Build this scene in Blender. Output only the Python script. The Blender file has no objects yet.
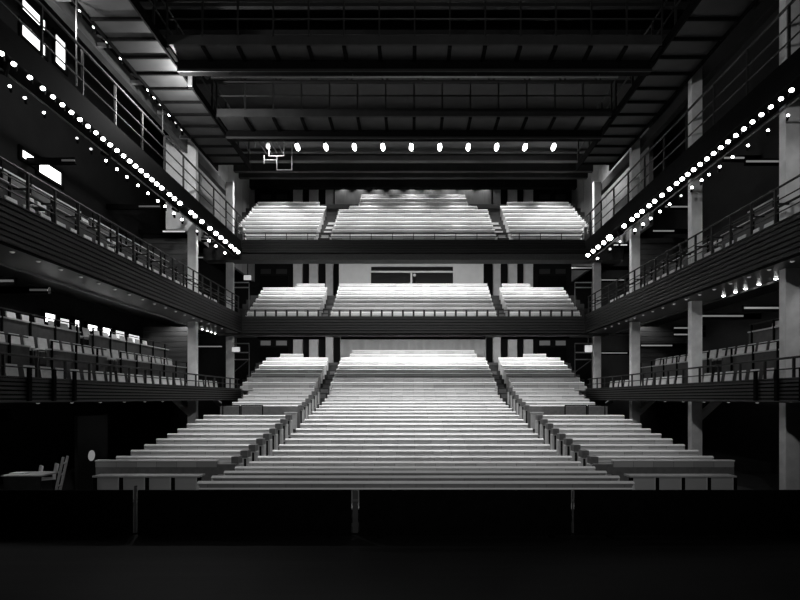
import bpy, bmesh, math, random
from mathutils import Vector, Matrix
random.seed(7)
S = bpy.context.scene
COL = S.collection
F = 800 * 24 / 36.0          # focal length in pixels (24 mm lens)
CAMX, CAMZ = -0.08, 2.3      # eye point; stage floor is z = 0, hall axis is x = 0
def PX(x, D): return CAMX + (x - 412) / F * D
def PZ(y, D): return CAMZ + (398 - y) / F * D

# ------------------------------------------------------------------ materials
def mat(name, col, rough=.6, var=0.0, scale=6.0, metal=0.0, bump=0.0, stretch=(1, 1, 1), emit=0.0, spec=.5):
    m = bpy.data.materials.new(name); m.use_nodes = True
    nt = m.node_tree; b = nt.nodes['Principled BSDF']
    b.inputs['Roughness'].default_value = rough
    b.inputs['Metallic'].default_value = metal
    b.inputs['Specular IOR Level'].default_value = spec
    tc = nt.nodes.new('ShaderNodeTexCoord'); mp = nt.nodes.new('ShaderNodeMapping')
    mp.inputs['Scale'].default_value = stretch
    nz = nt.nodes.new('ShaderNodeTexNoise'); nz.inputs['Scale'].default_value = scale
    nz.inputs['Detail'].default_value = 4
    nt.links.new(tc.outputs['Object'], mp.inputs['Vector']); nt.links.new(mp.outputs[0], nz.inputs['Vector'])
    cr = nt.nodes.new('ShaderNodeValToRGB')
    cr.color_ramp.elements[0].position = .3; cr.color_ramp.elements[1].position = .7
    lo, hi = col * (1 - var), min(1, col * (1 + var))
    cr.color_ramp.elements[0].color = (lo, lo, lo, 1); cr.color_ramp.elements[1].color = (hi, hi, hi, 1)
    nt.links.new(nz.outputs['Fac'], cr.inputs['Fac']); nt.links.new(cr.outputs[0], b.inputs['Base Color'])
    if bump:
        bp = nt.nodes.new('ShaderNodeBump'); bp.inputs['Strength'].default_value = bump; bp.inputs['Distance'].default_value = .02
        nt.links.new(nz.outputs['Fac'], bp.inputs['Height']); nt.links.new(bp.outputs[0], b.inputs['Normal'])
    if emit:
        b.inputs['Emission Color'].default_value = (1, 1, 1, 1); b.inputs['Emission Strength'].default_value = emit
    return m
def panelled(name, col, pitch, axis=0, amount=.12, rough=.45, grain=True):
    """wood in panels about `pitch` wide along one axis: every panel has its own tone"""
    m = mat(name, col, rough)
    nt = m.node_tree; b = nt.nodes['Principled BSDF']
    tc = nt.nodes.new('ShaderNodeTexCoord'); sp = nt.nodes.new('ShaderNodeSeparateXYZ')
    nt.links.new(tc.outputs['Object'], sp.inputs[0])
    d = nt.nodes.new('ShaderNodeMath'); d.operation = 'DIVIDE'; d.inputs[1].default_value = pitch
    nt.links.new(sp.outputs[axis], d.inputs[0])
    fl = nt.nodes.new('ShaderNodeMath'); fl.operation = 'FLOOR'; nt.links.new(d.outputs[0], fl.inputs[0])
    oi = nt.nodes.new('ShaderNodeObjectInfo')
    ml = nt.nodes.new('ShaderNodeMath'); ml.operation = 'MULTIPLY_ADD'; ml.inputs[1].default_value = 517.0
    nt.links.new(oi.outputs['Random'], ml.inputs[0]); nt.links.new(fl.outputs[0], ml.inputs[2])
    wn = nt.nodes.new('ShaderNodeTexWhiteNoise'); wn.noise_dimensions = '1D'; nt.links.new(ml.outputs[0], wn.inputs['W'])
    fr = nt.nodes.new('ShaderNodeMath'); fr.operation = 'FRACT'; nt.links.new(d.outputs[0], fr.inputs[0])
    jt = nt.nodes.new('ShaderNodeMath'); jt.operation = 'LESS_THAN'; jt.inputs[1].default_value = .018
    nt.links.new(fr.outputs[0], jt.inputs[0])
    mp = nt.nodes.new('ShaderNodeMapping'); mp.inputs['Scale'].default_value = (1.2, 30, 30)
    nt.links.new(tc.outputs['Object'], mp.inputs['Vector'])
    nz = nt.nodes.new('ShaderNodeTexNoise'); nz.inputs['Scale'].default_value = 2.0; nt.links.new(mp.outputs[0], nz.inputs['Vector'])
    a = nt.nodes.new('ShaderNodeMath'); a.operation = 'MULTIPLY_ADD'
    a.inputs[1].default_value = 2 * amount * col; a.inputs[2].default_value = col * (1 - amount) - .06 * col
    nt.links.new(wn.outputs['Value'], a.inputs[0])
    g = nt.nodes.new('ShaderNodeMath'); g.operation = 'MULTIPLY_ADD'; g.inputs[1].default_value = .12 * col
    nt.links.new(nz.outputs['Fac'], g.inputs[0]); nt.links.new(a.outputs[0], g.inputs[2])
    mx = nt.nodes.new('ShaderNodeMix'); mx.data_type = 'FLOAT'; mx.inputs[3].default_value = col * .35
    nt.links.new(jt.outputs[0], mx.inputs[0]); nt.links.new(g.outputs[0], mx.inputs[2])
    nt.links.new(mx.outputs[0], b.inputs['Base Color'])
    return m
def glow(name, strength, base=.9):
    m = bpy.data.materials.new(name); m.use_nodes = True
    nt = m.node_tree; b = nt.nodes['Principled BSDF']
    b.inputs['Base Color'].default_value = (base, base, base, 1)
    b.inputs['Emission Color'].default_value = (1, 1, 1, 1)
    b.inputs['Emission Strength'].default_value = strength
    return m
M = dict(
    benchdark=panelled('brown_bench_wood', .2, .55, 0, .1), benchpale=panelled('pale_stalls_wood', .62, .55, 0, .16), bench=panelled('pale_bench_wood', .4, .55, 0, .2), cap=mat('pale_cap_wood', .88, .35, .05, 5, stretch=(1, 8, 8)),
    seat=mat('seat_wood', .55, .5, .1, 4, stretch=(1, 10, 10)),
    end=mat('dark_end_veneer', .16, .5, .15, 9), palend=mat('pale_end_veneer', .6, .5, .08, 9), slot=mat('black_slot', .008, .8),
    fascia=mat('dark_slat_wood', .017, .5, .25, 3, stretch=(.6, .6, 6), spec=.3),
    black=mat('black_paint', .0035, .75, .3, 5, spec=.04), blacksteel=mat('black_steel', .008, .55, .2, 8, metal=.0),
    steel=mat('grey_steel', .16, .4, .15, 8, metal=.3), pale_steel=mat('galvanised_steel', .7, .4, .1, 8),
    wall=mat('black_wall', .005, .85, .3, 2, spec=.15), wall2=mat('charcoal_wall', .012, .8, .25, 2),
    board=mat('dark_boarding', .05, .5, .3, 3, stretch=(.5, .5, 5)),
    column=mat('smooth_concrete', .8, .8, .12, 3, bump=.15), pil=mat('grey_plaster', .5, .8, .1, 2),
    curtain=mat('grey_curtain', .4, .9, .1, 6, stretch=(4, 1, .3)), booth=mat('booth_plaster', .4, .8, .05, 2),
    carpet=mat('dark_carpet', .02, .95, .3, 40), step=mat('step_carpet', .05, .9, .3, 30),
    stage=None, soffit=mat('dark_soffit', .022, .35, .2, 1.2), deck=mat('catwalk_panel', .024, .55, .25, 2),
    glass=mat('dark_glass', .01, .08), chair=mat('pale_chair_shell', .65, .5, .1, 8), ledge=mat('pale_ledge', .48, .45, .1, 5),
    panel=mat('gallery_panel', .06, .6, .2, 6), box=panelled('pale_parapet_panel', .42, 1.4, 0, .06, .6),
    lens=glow('lit_lens', 14), lens_hot=glow('lit_lens_hot', 30), lens_dim=glow('lit_lens_dim', 1.2), tube=glow('white_glow', .55), glow_dim=glow('white_glow_dim', .05, .1),
    glow_low=glow('white_glow_low', .17, .3), day=glow('daylight_pane', 3.2), day2=glow('daylight_pane_dim', .9), sign=glow('lit_sign', .45), paper=mat('white_paper', .7, .7, .05, 5))
def stage_mat():
    m = mat('stage_boards', .02, .6, .4, 4, stretch=(.5, 5, 1), bump=.05, spec=.15)
    nt = m.node_tree; b = nt.nodes['Principled BSDF']
    tc = nt.nodes.new('ShaderNodeTexCoord'); br = nt.nodes.new('ShaderNodeTexBrick')
    br.inputs['Scale'].default_value = 1.0; br.inputs['Brick Width'].default_value = 2.4; br.inputs['Row Height'].default_value = .16
    br.inputs['Mortar Size'].default_value = .004
    br.inputs['Color1'].default_value = (.004, .004, .004, 1); br.inputs['Color2'].default_value = (.009, .009, .009, 1); br.inputs['Mortar'].default_value = (.004, .004, .004, 1)
    nt.links.new(tc.outputs['Object'], br.inputs['Vector']); nt.links.new(br.outputs['Color'], b.inputs['Base Color'])
    return m
M['stage'] = stage_mat()

# ------------------------------------------------------------------ mesh helper
class MB:
    def __init__(s): s.bm = bmesh.new()
    def box(s, x0, x1, y0, y1, z0, z1, bev=0):
        v = [s.bm.verts.new(p) for p in ((x0,y0,z0),(x1,y0,z0),(x1,y1,z0),(x0,y1,z0),(x0,y0,z1),(x1,y0,z1),(x1,y1,z1),(x0,y1,z1))]
        fs = [s.bm.faces.new([v[i] for i in q]) for q in ((0,3,2,1),(4,5,6,7),(0,1,5,4),(1,2,6,5),(2,3,7,6),(3,0,4,7))]
        if bev:
            bmesh.ops.bevel(s.bm, geom=list({e for f in fs for e in f.edges}), offset=bev, segments=2, affect='EDGES', profile=.5)
        return s
    def prism(s, prof, a0, a1, axis='x'):
        """profile of (u, v) points extruded along x (u=y, v=z) or along y (u=x, v=z)"""
        def P(a, u, v): return (a, u, v) if axis == 'x' else (u, a, v)
        A = [s.bm.verts.new(P(a0, u, v)) for u, v in prof]; B = [s.bm.verts.new(P(a1, u, v)) for u, v in prof]
        n = len(prof)
        for i in range(n): s.bm.faces.new([A[i], A[(i+1) % n], B[(i+1) % n], B[i]])
        s.bm.faces.new(A[::-1]); s.bm.faces.new(B)
        return s
    def tube(s, p, q, r, n=8, r2=None):
        p, q = Vector(p), Vector(q); d = q - p; L = d.length
        if L < 1e-6: return s
        mtx = Matrix.Translation((p + q) / 2) @ d.to_track_quat('Z', 'Y').to_matrix().to_4x4()
        bmesh.ops.create_cone(s.bm, cap_ends=True, segments=n, radius1=r, radius2=r if r2 is None else r2, depth=L, matrix=mtx)
        return s
    def ball(s, c, r, sc=(1, 1, 1), n=12):
        mtx = Matrix.Translation(c) @ Matrix.Diagonal((*sc, 1))
        bmesh.ops.create_uvsphere(s.bm, u_segments=n, v_segments=max(6, n // 2), radius=r, matrix=mtx); return s
    def build(s, name, m, parent=None, loc=None, smooth=False, rot=None):
        bmesh.ops.recalc_face_normals(s.bm, faces=s.bm.faces)
        me = bpy.data.meshes.new(name); s.bm.to_mesh(me); s.bm.free(); me.materials.append(m)
        if smooth:
            for p in me.polygons: p.use_smooth = True
        o = bpy.data.objects.new(name, me); COL.objects.link(o)
        if parent: o.parent = parent
        if loc: o.location = loc
        if rot: o.rotation_euler = rot
        return o
def box(*a, **k): return MB().box(*a, **k)
def tag(o, label, cat, group=None):
    o['label'] = label; o['category'] = cat
    if group: o['group'] = group
    return o
def thing(name, label, cat, loc, rz=0, group=None):
    o = bpy.data.objects.new(name, None); COL.objects.link(o); o.empty_display_size = .2
    o.location = loc; o.rotation_euler = (0, 0, rz); return tag(o, label, cat, group)
def struct(mb, name, m, parent=None):
    o = mb.build(name, m, parent)
    if not parent: o['kind'] = 'structure'
    return o
def dup(root, loc, label, group=None, rz=None):
    r = root.copy(); COL.objects.link(r); r.location = loc; r['label'] = label
    if rz is not None: r.rotation_euler = (0, 0, rz)
    if group: r['group'] = group
    for ch in root.children:
        c = ch.copy(); COL.objects.link(c); c.parent = r
        for g in ch.children:
            d = g.copy(); COL.objects.link(d); d.parent = c
    return r
ORD = ['', 'first', 'second', 'third', 'fourth', 'fifth', 'sixth', 'seventh', 'eighth', 'ninth', 'tenth', 'eleventh', 'twelfth',
       'thirteenth', 'fourteenth', 'fifteenth', 'sixteenth', 'seventeenth', 'eighteenth', 'nineteenth', 'twentieth', 'twenty-first', 'twenty-second',
       'twenty-third', 'twenty-fourth', 'twenty-fifth', 'twenty-sixth', 'twenty-seventh', 'twenty-eighth', 'twenty-ninth', 'thirtieth', 'thirty-first', 'thirty-second']
SIDE = {-1: 'left', 1: 'right'}

# ------------------------------------------------------------------ camera
cam = bpy.data.cameras.new('camera'); cam.lens = 24; cam.sensor_width = 36
cam.shift_x = -12 / 800; cam.shift_y = 98 / 800; cam.clip_end = 200
co = bpy.data.objects.new('camera', cam); COL.objects.link(co)
co.location = (CAMX, 0, CAMZ); co.rotation_euler = (math.pi / 2, 0, 0); S.camera = co

# ------------------------------------------------------------------ room shell
PIT = -.35
HW = 12.7                                       # half width of the house
struct(box(-HW, HW, -3, 9.25, -.6, 0), 'floor_stage', M['stage'])
struct(box(-HW, HW, 9.25, 38.4, -.6, PIT), 'floor_stalls', M['carpet'])
struct(box(-HW - .3, -HW, -3, 38.4, -.6, 19.3), 'wall_left', M['wall'])
struct(box(HW, HW + .3, -3, 38.4, -.6, 19.3), 'wall_right', M['wall2'])
struct(box(-HW - .3, HW + .3, 38.1, 38.4, -.6, 19.3), 'wall_rear', M['wall'])
struct(box(-HW - .3, HW + .3, -3, 38.4, 19.3, 19.6), 'ceiling', M['wall'])
# upper inner side walls behind the top tier, in tall boards
for s in (-1, 1):
    mb = MB(); y = 25.6
    while y < 38:
        a, b_ = sorted((s * 11.3, s * 11.42)); mb.box(a, b_, y, min(y + 1.36, 38.05), 10.6, 17.9); y += 1.4
    a, b_ = sorted((s * 11.42, s * 11.5)); mb.box(a, b_, 25.6, 38.05, 10.6, 17.9)
    struct(mb, 'wall_upper_' + SIDE[s], mat('upper_wall_' + SIDE[s], .2, .75, .1, 2))
# rear wall pilasters
n = 0
for s in (-1, 1):
    for a, b_ in ((5.67, 6.2), (6.74, 7.37), (7.87, 8.5)):
        x0, x1 = sorted((s * a, s * b_)); n += 1
        struct(box(x0, x1, 37.75, 38.1, 3.2, 17.4, bev=.02), 'trim_%d' % n, M['pil'])
# grey rear wall at stalls level, softly pleated drape at the top tier
mb = MB(); N = 150; pts = []
for i in range(N + 1):
    x = -5.55 + 11.1 * i / N; pts.append((x, 37.72 + .09 * math.sin(x * 5.6)))
def drape(z0, z1, name, m, pts):
    mb = MB(); A = [mb.bm.verts.new((x, y, z0)) for x, y in pts]; B = [mb.bm.verts.new((x, y, z1)) for x, y in pts]
    A2 = [mb.bm.verts.new((x, y + .03, z0)) for x, y in pts]; B2 = [mb.bm.verts.new((x, y + .03, z1)) for x, y in pts]
    for i in range(len(pts) - 1):
        for q in ((A[i], A[i+1], B[i+1], B[i]), (A2[i+1], A2[i], B2[i], B2[i+1]), (B[i], B[i+1], B2[i+1], B2[i]), (A[i+1], A[i], A2[i], A2[i+1])): mb.bm.faces.new(q)
    mb.bm.faces.new((A[0], B[0], B2[0], A2[0])); mb.bm.faces.new((A[-1], A2[-1], B2[-1], B[-1]))
    return mb.build(name, m, smooth=True)
tag(drape(13.0, 17.35, 'curtain', M['curtain'], pts), 'pleated grey curtain across the rear wall behind the top balcony', 'curtain')
tag(drape(3.4, 6.75, 'curtain', M['booth'], [(x * .93, y) for x, y in pts]), 'pale grey curtain across the rear wall behind the stalls', 'curtain')
# control booth at the middle tier
bx0, bx1, by = PX(339, 36), PX(483.5, 36), 36.0
wx0, wx1, wz0, wz1 = PX(371, 36), PX(453, 36), PZ(290, 36), PZ(266.5, 36)
bt = MB().box(bx0, wx0, by, 37.7, 8.9, 11.75).box(wx1, bx1, by, 37.7, 8.9, 11.75).box(wx0, wx1, by, 37.7, wz1, 11.75).box(wx0, wx1, by, 37.7, 8.9, wz0)
booth = thing('control_booth', 'pale grey control booth with a long dark window behind the middle balcony', 'control booth', (0, 36, 8.9))
def under(o, p):
    o.parent = p; o.matrix_parent_inverse = Matrix.Translation(p.location).inverted(); return o
under(bt.build('wall', M['booth']), booth)
wf = MB().box(wx0, wx1, by + .02, by + .08, PZ(272.5, 36), PZ(270.8, 36)).box(PX(410.5, 36), PX(412.2, 36), by + .02, by + .08, wz0, PZ(272, 36))
under(wf.build('window_frame', M['pil']), booth)
under(box(wx0, wx1, by + .1, by + .13, wz0, wz1).build('window_glass', M['glass']), booth)
lp = thing('desk_lamp', 'small lit round lamp glowing behind the control booth window', 'lamp', (PX(414.5, 35.95), 35.97, PZ(275, 35.95)))
MB().ball((0, 0, 0), .1).build('bulb', M['glow_low'], lp); box(-.03, .03, -.02, .02, -.7, -.08).build('stem', M['black'], lp)
# rear doors with lit transoms, left and right, three levels
for s in (-1, 1):
    for k, (z0, z1) in enumerate(((3.3, 6.5), (8.2, 11.6), (13.4, 16.9))):
        d = box(min(s * 8.9, s * 10.9), max(s * 8.9, s * 10.9), 37.98, 38.1, z0, z1 - .6); o = struct(d, 'door_%d' % (k + 1 + 3 * (s > 0)), M['black'])
        t = MB()
        for a, b_ in ((9.0, 9.75), (10.15, 10.85)): t.box(min(s*a, s*b_), max(s*a, s*b_), 37.94, 38.0, z1 - .45, z1 - .12)
        t.build('transom', M['glow_dim' if k == 0 else 'wall2'], o)
        h = box(min(s*9.8, s*9.86), max(s*9.8, s*9.86), 37.93, 37.98, z0 + .9, z0 + 1.3); h.build('push_bar', M['steel'], o)

# ------------------------------------------------------------------ ceiling bulkheads over the top tier
n = 20
for (D, ya, yb, mm, th) in ((30.9, 146, 151.5, 'wall2', .3), (31.6, 152, 160.5, 'deck', .35), (33.5, 163, 171, 'wall2', .3), (34.5, 170, 177.5, 'wall2', .3), (36.8, 168, 187.5, 'wall', .4)):
    n += 1; struct(box(-11.3, 11.3, D, D + th, PZ(yb, D), PZ(ya, D) + .6), 'trim_%d' % n, M[mm])
struct(box(-11.3, 11.3, 22.3, 38.1, 17.5, 17.7), 'ceiling_rear', M['wall2'])
struct(box(-11.3, 11.3, 28.2, 30.9, 16.75, 16.95), 'ceiling_strip', M['deck'])

# ------------------------------------------------------------------ benches
BH = .88
def bench(label, group, x0, x1, D, ztop, aisle=0, back='bench'):
    L = x1 - x0; h = L / 2
    stalls = 'stalls' in group; ch = .05 if stalls else .075
    if stalls and back == 'bench': back = 'benchpale'
    r = thing('bench_row', label, 'bench', ((x0 + x1) / 2, D, ztop - BH), 0, group)
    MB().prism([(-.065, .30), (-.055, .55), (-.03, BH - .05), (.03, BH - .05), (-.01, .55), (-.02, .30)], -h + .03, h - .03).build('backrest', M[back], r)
    MB().prism([(-.055, BH - ch), (-.06, BH - ch + .015), (-.05, BH - .035), (-.005, BH), (.055, BH), (.065, BH - .02), (.055, BH - .06)], -h, h).build('cap_rail', M['cap'], r)
    MB().prism([(-.075, BH - .16), (-.075, BH - .13), (-.03, BH - .13), (-.035, BH - .16)], -h + .05, h - .05).build('arm_rail', M['cap'], r)
    MB().prism([(-.50, .39), (-.52, .42), (-.50, .45), (-.045, .43), (-.05, .37)], -h + .05, h - .05).build('seat', M['seat'], r)
    for sx in (-1, 1):
        a, b_ = sorted((sx * h, sx * (h - .05)))
        MB().prism([(-.46, 0), (-.48, .60), (-.40, .64), (-.06, .66), (-.025, BH - .05), (.06, BH - .05), (.03, 0)], a, b_).build('end_panel', M['palend'], r)
    if aisle:                                    # aisle end: dark block over a slotted pale post
        e = aisle * h
        def bx(u0, u1, y0, y1, z0, z1, nm, mm, p=r):
            a, b_ = sorted((e + aisle * u0, e + aisle * u1)); return box(a, b_, y0, y1, z0, z1, bev=.006).build(nm, M[mm], p)
        bx(.004, .21, -.30, .05, BH - .20, BH + .01, 'end_block', 'end')
        po = bx(.03, .24, -.26, .03, .02, BH - .204, 'end_post', 'palend')
        bx(.10, .17, -.275, -.2, .08, BH - .23, 'recess', 'slot', po)
    return r
def rake(name, rows, x0f, x1f, pitch, m=M['step'], thick=None, base=None):
    """stepped floor below rows of (D, ztop)"""
    mb = MB()
    for i, (D, zt) in enumerate(rows):
        zf = zt - BH
        z0 = base if base is not None else zf - thick
        if zf - z0 < .02: z0 = zf - .02
        mb.box(x0f(i), x1f(i), D - .60 if i else D - .62, D - .60 + pitch, z0, zf)
    return struct(mb, name, m)

ctr = [481.3, 475.8, 471, 466.5, 461.5, 456, 450, 444.3, 438.5, 433.5, 428.5, 423.5, 419.3, 415, 411.5, 408.3, 405.3, 402, 398.7, 395, 391.5, 388]
rowsB = [(11.3 + .8 * k, PZ(y, 11.3 + .8 * k)) for k, y in enumerate(ctr)]
rear = [382, 377.5, 373, 369, 365, 361, 357.5, 353.8, 350]
rowsA = [(29.0 + .85 * k, PZ(y, 29.0 + .85 * k)) for k, y in enumerate(rear)]
mid = [312.3, 307.5, 303.5, 299.5, 295.5, 291.3, 287.5, 283.6]
rows2 = [(28.74 + .8 * k, PZ(y, 28.74 + .8 * k)) for k, y in enumerate(mid)]
top = [235, 229.5, 225.5, 221.5, 217.5, 213.5, 209.5, 206, 202, 198.4, 194.6]
rows3 = [(28.74 + .8 * k, PZ(y, 28.74 + .8 * k)) for k, y in enumerate(top)]

g = 'long pale benches of the central stalls'
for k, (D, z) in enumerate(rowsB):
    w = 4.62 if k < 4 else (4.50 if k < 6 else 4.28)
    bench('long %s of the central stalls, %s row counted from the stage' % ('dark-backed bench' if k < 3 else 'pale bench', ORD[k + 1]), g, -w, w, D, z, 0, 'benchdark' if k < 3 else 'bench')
rake('floor_stalls_rake', [r for r in rowsB if r[1] - BH > PIT + .03], lambda i: -4.95, lambda i: 4.95, .8, base=PIT)
g = 'central benches under the middle balcony'
wA = [4.5, 4.52, 4.54, 4.56, 4.58, 4.6, 4.62, 4.15, 4.1]
for k, (D, z) in enumerate(rowsA):
    bench('central pale bench under the middle balcony, %s of nine rows from the front' % ORD[k + 1], g, -wA[k], wA[k], D, z)
rake('floor_rear_stalls_rake', rowsA, lambda i: -10.2, lambda i: 10.2, .85 + .02, base=PIT)
w2 = [4.45, 4.5, 4.53, 4.58, 4.62, 4.67, 4.72, 4.76]
for k, (D, z) in enumerate(rows2):
    bench('central pale bench of the middle balcony, %s of eight rows from the front' % ORD[k + 1], 'central benches of the middle balcony', -w2[k], w2[k], D, z)
w3 = [4.45, 4.5, 4.53, 4.56, 4.6, 4.63, 4.67, 4.1, 3.57, 3.57, 3.57]
for k, (D, z) in enumerate(rows3):
    bench('central pale bench of the top balcony, %s of eleven rows from the front' % ORD[k + 1], 'central benches of the top balcony', -w3[k], w3[k], D, z)
def span(s, inner, outer): return (min(s * inner, s * outer), max(s * inner, s * outer))
for s in (-1, 1):
    sd = SIDE[s]
    # lower side stalls: rows 6-14 of the rake, upper: rows 17-22
    for j, k in enumerate(range(5, 14)):
        D, z = rowsB[k]; a, b_ = span(s, 5.17, 8.55)
        bench('pale bench of the %s lower side stalls, %s row from the front' % (sd, ORD[j + 1]), 'benches of the %s lower side stalls' % sd, a, b_, D, z, aisle=-s)
    for j, k in enumerate(range(16, 22)):
        D, z = rowsB[k]; a, b_ = span(s, 5.17, 8.46)
        bench('pale bench of the %s side stalls behind the cross rail, %s row from the front' % (sd, ORD[j + 1]), 'benches of the %s side stalls behind the cross rail' % sd, a, b_, D, z, aisle=-s)
    rk = [rowsB[k] for k in range(5, 22)]
    rake('floor_side_rake_' + sd, rk, lambda i: span(s, 5.0, 8.62)[0], lambda i: span(s, 5.0, 8.62)[1], .8, base=PIT)
    # front parapet row of the lower side stalls
    D = rowsB[4][0] + .1; a, b_ = span(s, 5.4, 8.72); z = PZ(460, D)
    p = thing('side_parapet', 'long low parapet with a dark lower half in front of the %s side stalls' % sd, 'parapet', ((a + b_) / 2, D, PIT)); h = (b_ - a) / 2
    box(-h, h, -.04, .06, PZ(467, D) - PIT, z - PIT - .03).build('upper_panel', M['bench'], p)
    box(-h, h, -.07, .09, z - PIT - .03, z - PIT).build('cap_rail', M['cap'], p)
    box(-h, h, -.03, .05, .02, PZ(467, D) - PIT).build('lower_panel', M['end'], p)
    bl = span(1, 0, .62); e = -s * h
    q0, q1 = sorted((e, e - s * .5)); box(q0, q1, -.05, .1, PZ(474, D) - PIT, PZ(464, D) - PIT).build('end_block', M['end'], p)
    # pale panel boxes in front
    D = 13.5; a, b_ = span(s, 5.46, 8.08); z = PZ(475.5, D); h = (b_ - a) / 2
    p = thing('box_front', 'row of four pale panels between dark posts at the front of the %s side stalls' % sd, 'box front', ((a + b_) / 2, D, PIT))
    nW = (b_ - a) / 4
    for i in range(4):
        box(-h + i * nW + .05, -h + (i + 1) * nW - .05, -.03, .03, .02, z - PIT - .04).build('panel', M['box'], p)
    for i in range(5):
        c = -h + i * nW; box(c - .035, c + .035, -.06, .045, .0, z - PIT - .04).build('post', M['black'], p)
        if i: box(c - .075, c - .052, -.05, .03, .0, z - PIT - .04).build('edge_strip', M['palend'], p)
    box(-h - .05, h + .02, -.07, .32, z - PIT - .04, z - PIT).build('ledge', M['ledge'], p)
    # cross rail on a dark front wall at the aisle, halfway up
    D = rowsB[14][0] + .25; a, b_ = span(s, 5.0, 8.5); zb = rowsB[13][1] - .15
    struct(box(a, b_, rowsB[15][0] + .1, rowsB[15][0] + .22, PIT, PZ(406.3, rowsB[15][0])), 'wall_cross_aisle_' + sd, M['end'])
    rl = thing('guard_rail', 'thin black guard rail along the cross aisle of the %s side stalls' % sd, 'railing', ((a + b_) / 2, D, rowsB[14][1] - BH))
    zt = PZ(405.5, D) - (rowsB[14][1] - BH)
    L0 = [(-.62, .3), (-1.4, -.68)] if s < 0 else [(-.3, .62), (.68, 1.4)]
    for u, v in L0:
        for x in (u, v): MB().tube((x, 0, 0), (x, 0, zt), .025).build('post', M['black'], rl)
        MB().tube((u, 0, zt), (v, 0, zt), .025).build('rail', M['black'], rl)
    # rear stalls, side blocks (8 rows)
    for k in range(8):
        D, z = rowsA[k]
        i_, o_ = 5.32 + .02 * k, 9.28 + .02 * k
        if k == 7: i_, o_ = 7.2, 8.7
        a, b_ = span(s, i_, o_)
        bench('pale bench of the %s block under the middle balcony, %s row from the front' % (sd, ORD[k + 1]), 'benches of the %s block under the middle balcony' % sd, a, b_, D, z)
    # middle balcony side block
    for k in range(8):
        D, z = rows2[k]
        i_, o_ = 5.15 + .045 * k, 8.96 + .08 * k
        if k == 7: i_, o_ = 5.7, 7.5
        a, b_ = span(s, i_, o_)
        bench('pale bench of the %s block on the middle balcony, %s row from the front' % (sd, ORD[k + 1]), 'benches of the %s block on the middle balcony' % sd, a, b_, D, z)
    o3 = [9.02, 9.3, 9.57, 10.06, 10.08, 10.1, 10.15, 10.25, 10.24]; i3 = [5.26, 5.3, 5.38, 5.43, 5.5, 5.52, 5.55, 5.6, 6.17]
    for k in range(9):
        D, z = rows3[k]; a, b_ = span(s, i3[k], o3[k])
        bench('pale bench of the %s block on the top balcony, %s row from the front' % (sd, ORD[k + 1]), 'benches of the %s block on the top balcony' % sd, a, b_, D, z)
rake('floor_middle_balcony', rows2, lambda i: -10.3, lambda i: 10.3, .82, thick=.42)
rake('floor_top_balcony', rows3, lambda i: -11.1, lambda i: 11.1, .82, thick=.62)
struct(box(-10.3, 10.3, 33.9, 38.1, rows2[-1][1] - BH - .3, rows2[-1][1] - BH - .001), 'floor_middle_landing', M['step'])
struct(box(-10.6, 10.6, 35.9 + .85 * .0, 38.1, PIT, rowsA[-1][1] - BH - .002), 'floor_rear_landing', M['step'])
# balcony soffits (raked slabs)
def soffit(name, y0, z0, y1, z1, x, th=.12):
    struct(MB().prism([(y0, z0), (y1, z1), (y1, z1 + th), (y0, z0 + th)], -x, x), name, M['soffit'])
soffit('ceiling_under_middle', 28.14, 5.68, 38.1, 6.62, 12.6, .06)
soffit('ceiling_under_top', 28.14, 9.9, 38.1, 11.9, 12.6, .06)
# aisle treads edge strips (pale nosings) in the two upper aisles
for s in (-1, 1):
    for nm, rows, a in (('rear', rowsA[:6], 4.72), ('middle', rows2[:5], 4.75), ('top', rows3[:6], 4.75)):
        t = MB()
        for D, z in rows: t.box(*span(s, a, a + .42), D - .63, D - .58, z - BH + .0, z - BH + .025).box(*span(s, a, a + .42), D - .35, D - .3, z - BH + .19, z - BH + .215).box(*span(s, a, a + .42), D - .35, D + .2, z - BH, z - BH + .19)
        lab = {'rear': 'under the middle balcony', 'middle': 'of the middle balcony', 'top': 'of the top balcony'}[nm]
        tag(t.build('aisle_steps', M['pale_steel' if nm == 'top' else 'steel']), 'flight of grey aisle steps %s, %s aisle' % (lab, sd if False else SIDE[s]), 'steps')

# ------------------------------------------------------------------ balcony fronts
def slat_front(mb, z0, z1, n, put):
    h = (z1 - z0) / n
    for i in range(n): put(mb, z0 + i * h + .02, z0 + (i + 1) * h - .02)
def back_front(name, z0, z1, n, label):
    r = thing(name, label, 'balcony front', (0, 28.0, z0))
    mb = MB(); slat_front(mb, 0, z1 - z0, n, lambda m, a, b_: m.box(-9.0, 9.0, -.04, .02, a, b_)); mb.build('slats', M['fascia'], r)
    box(-9.0, 9.0, .02, .10, 0, z1 - z0).build('backing', M['black'], r)
    box(-9.0, 9.0, -.06, .11, z1 - z0, z1 - z0 + .03).build('cap', M['fascia'], r)
    return r
back_front('balcony_fascia', PZ(333.5, 28), PZ(317, 28), 6, 'dark slatted front of the middle balcony facing the stage')
back_front('balcony_fascia', PZ(253, 28), PZ(240.5, 28), 5, 'dark slatted front of the top balcony facing the stage')
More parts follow.
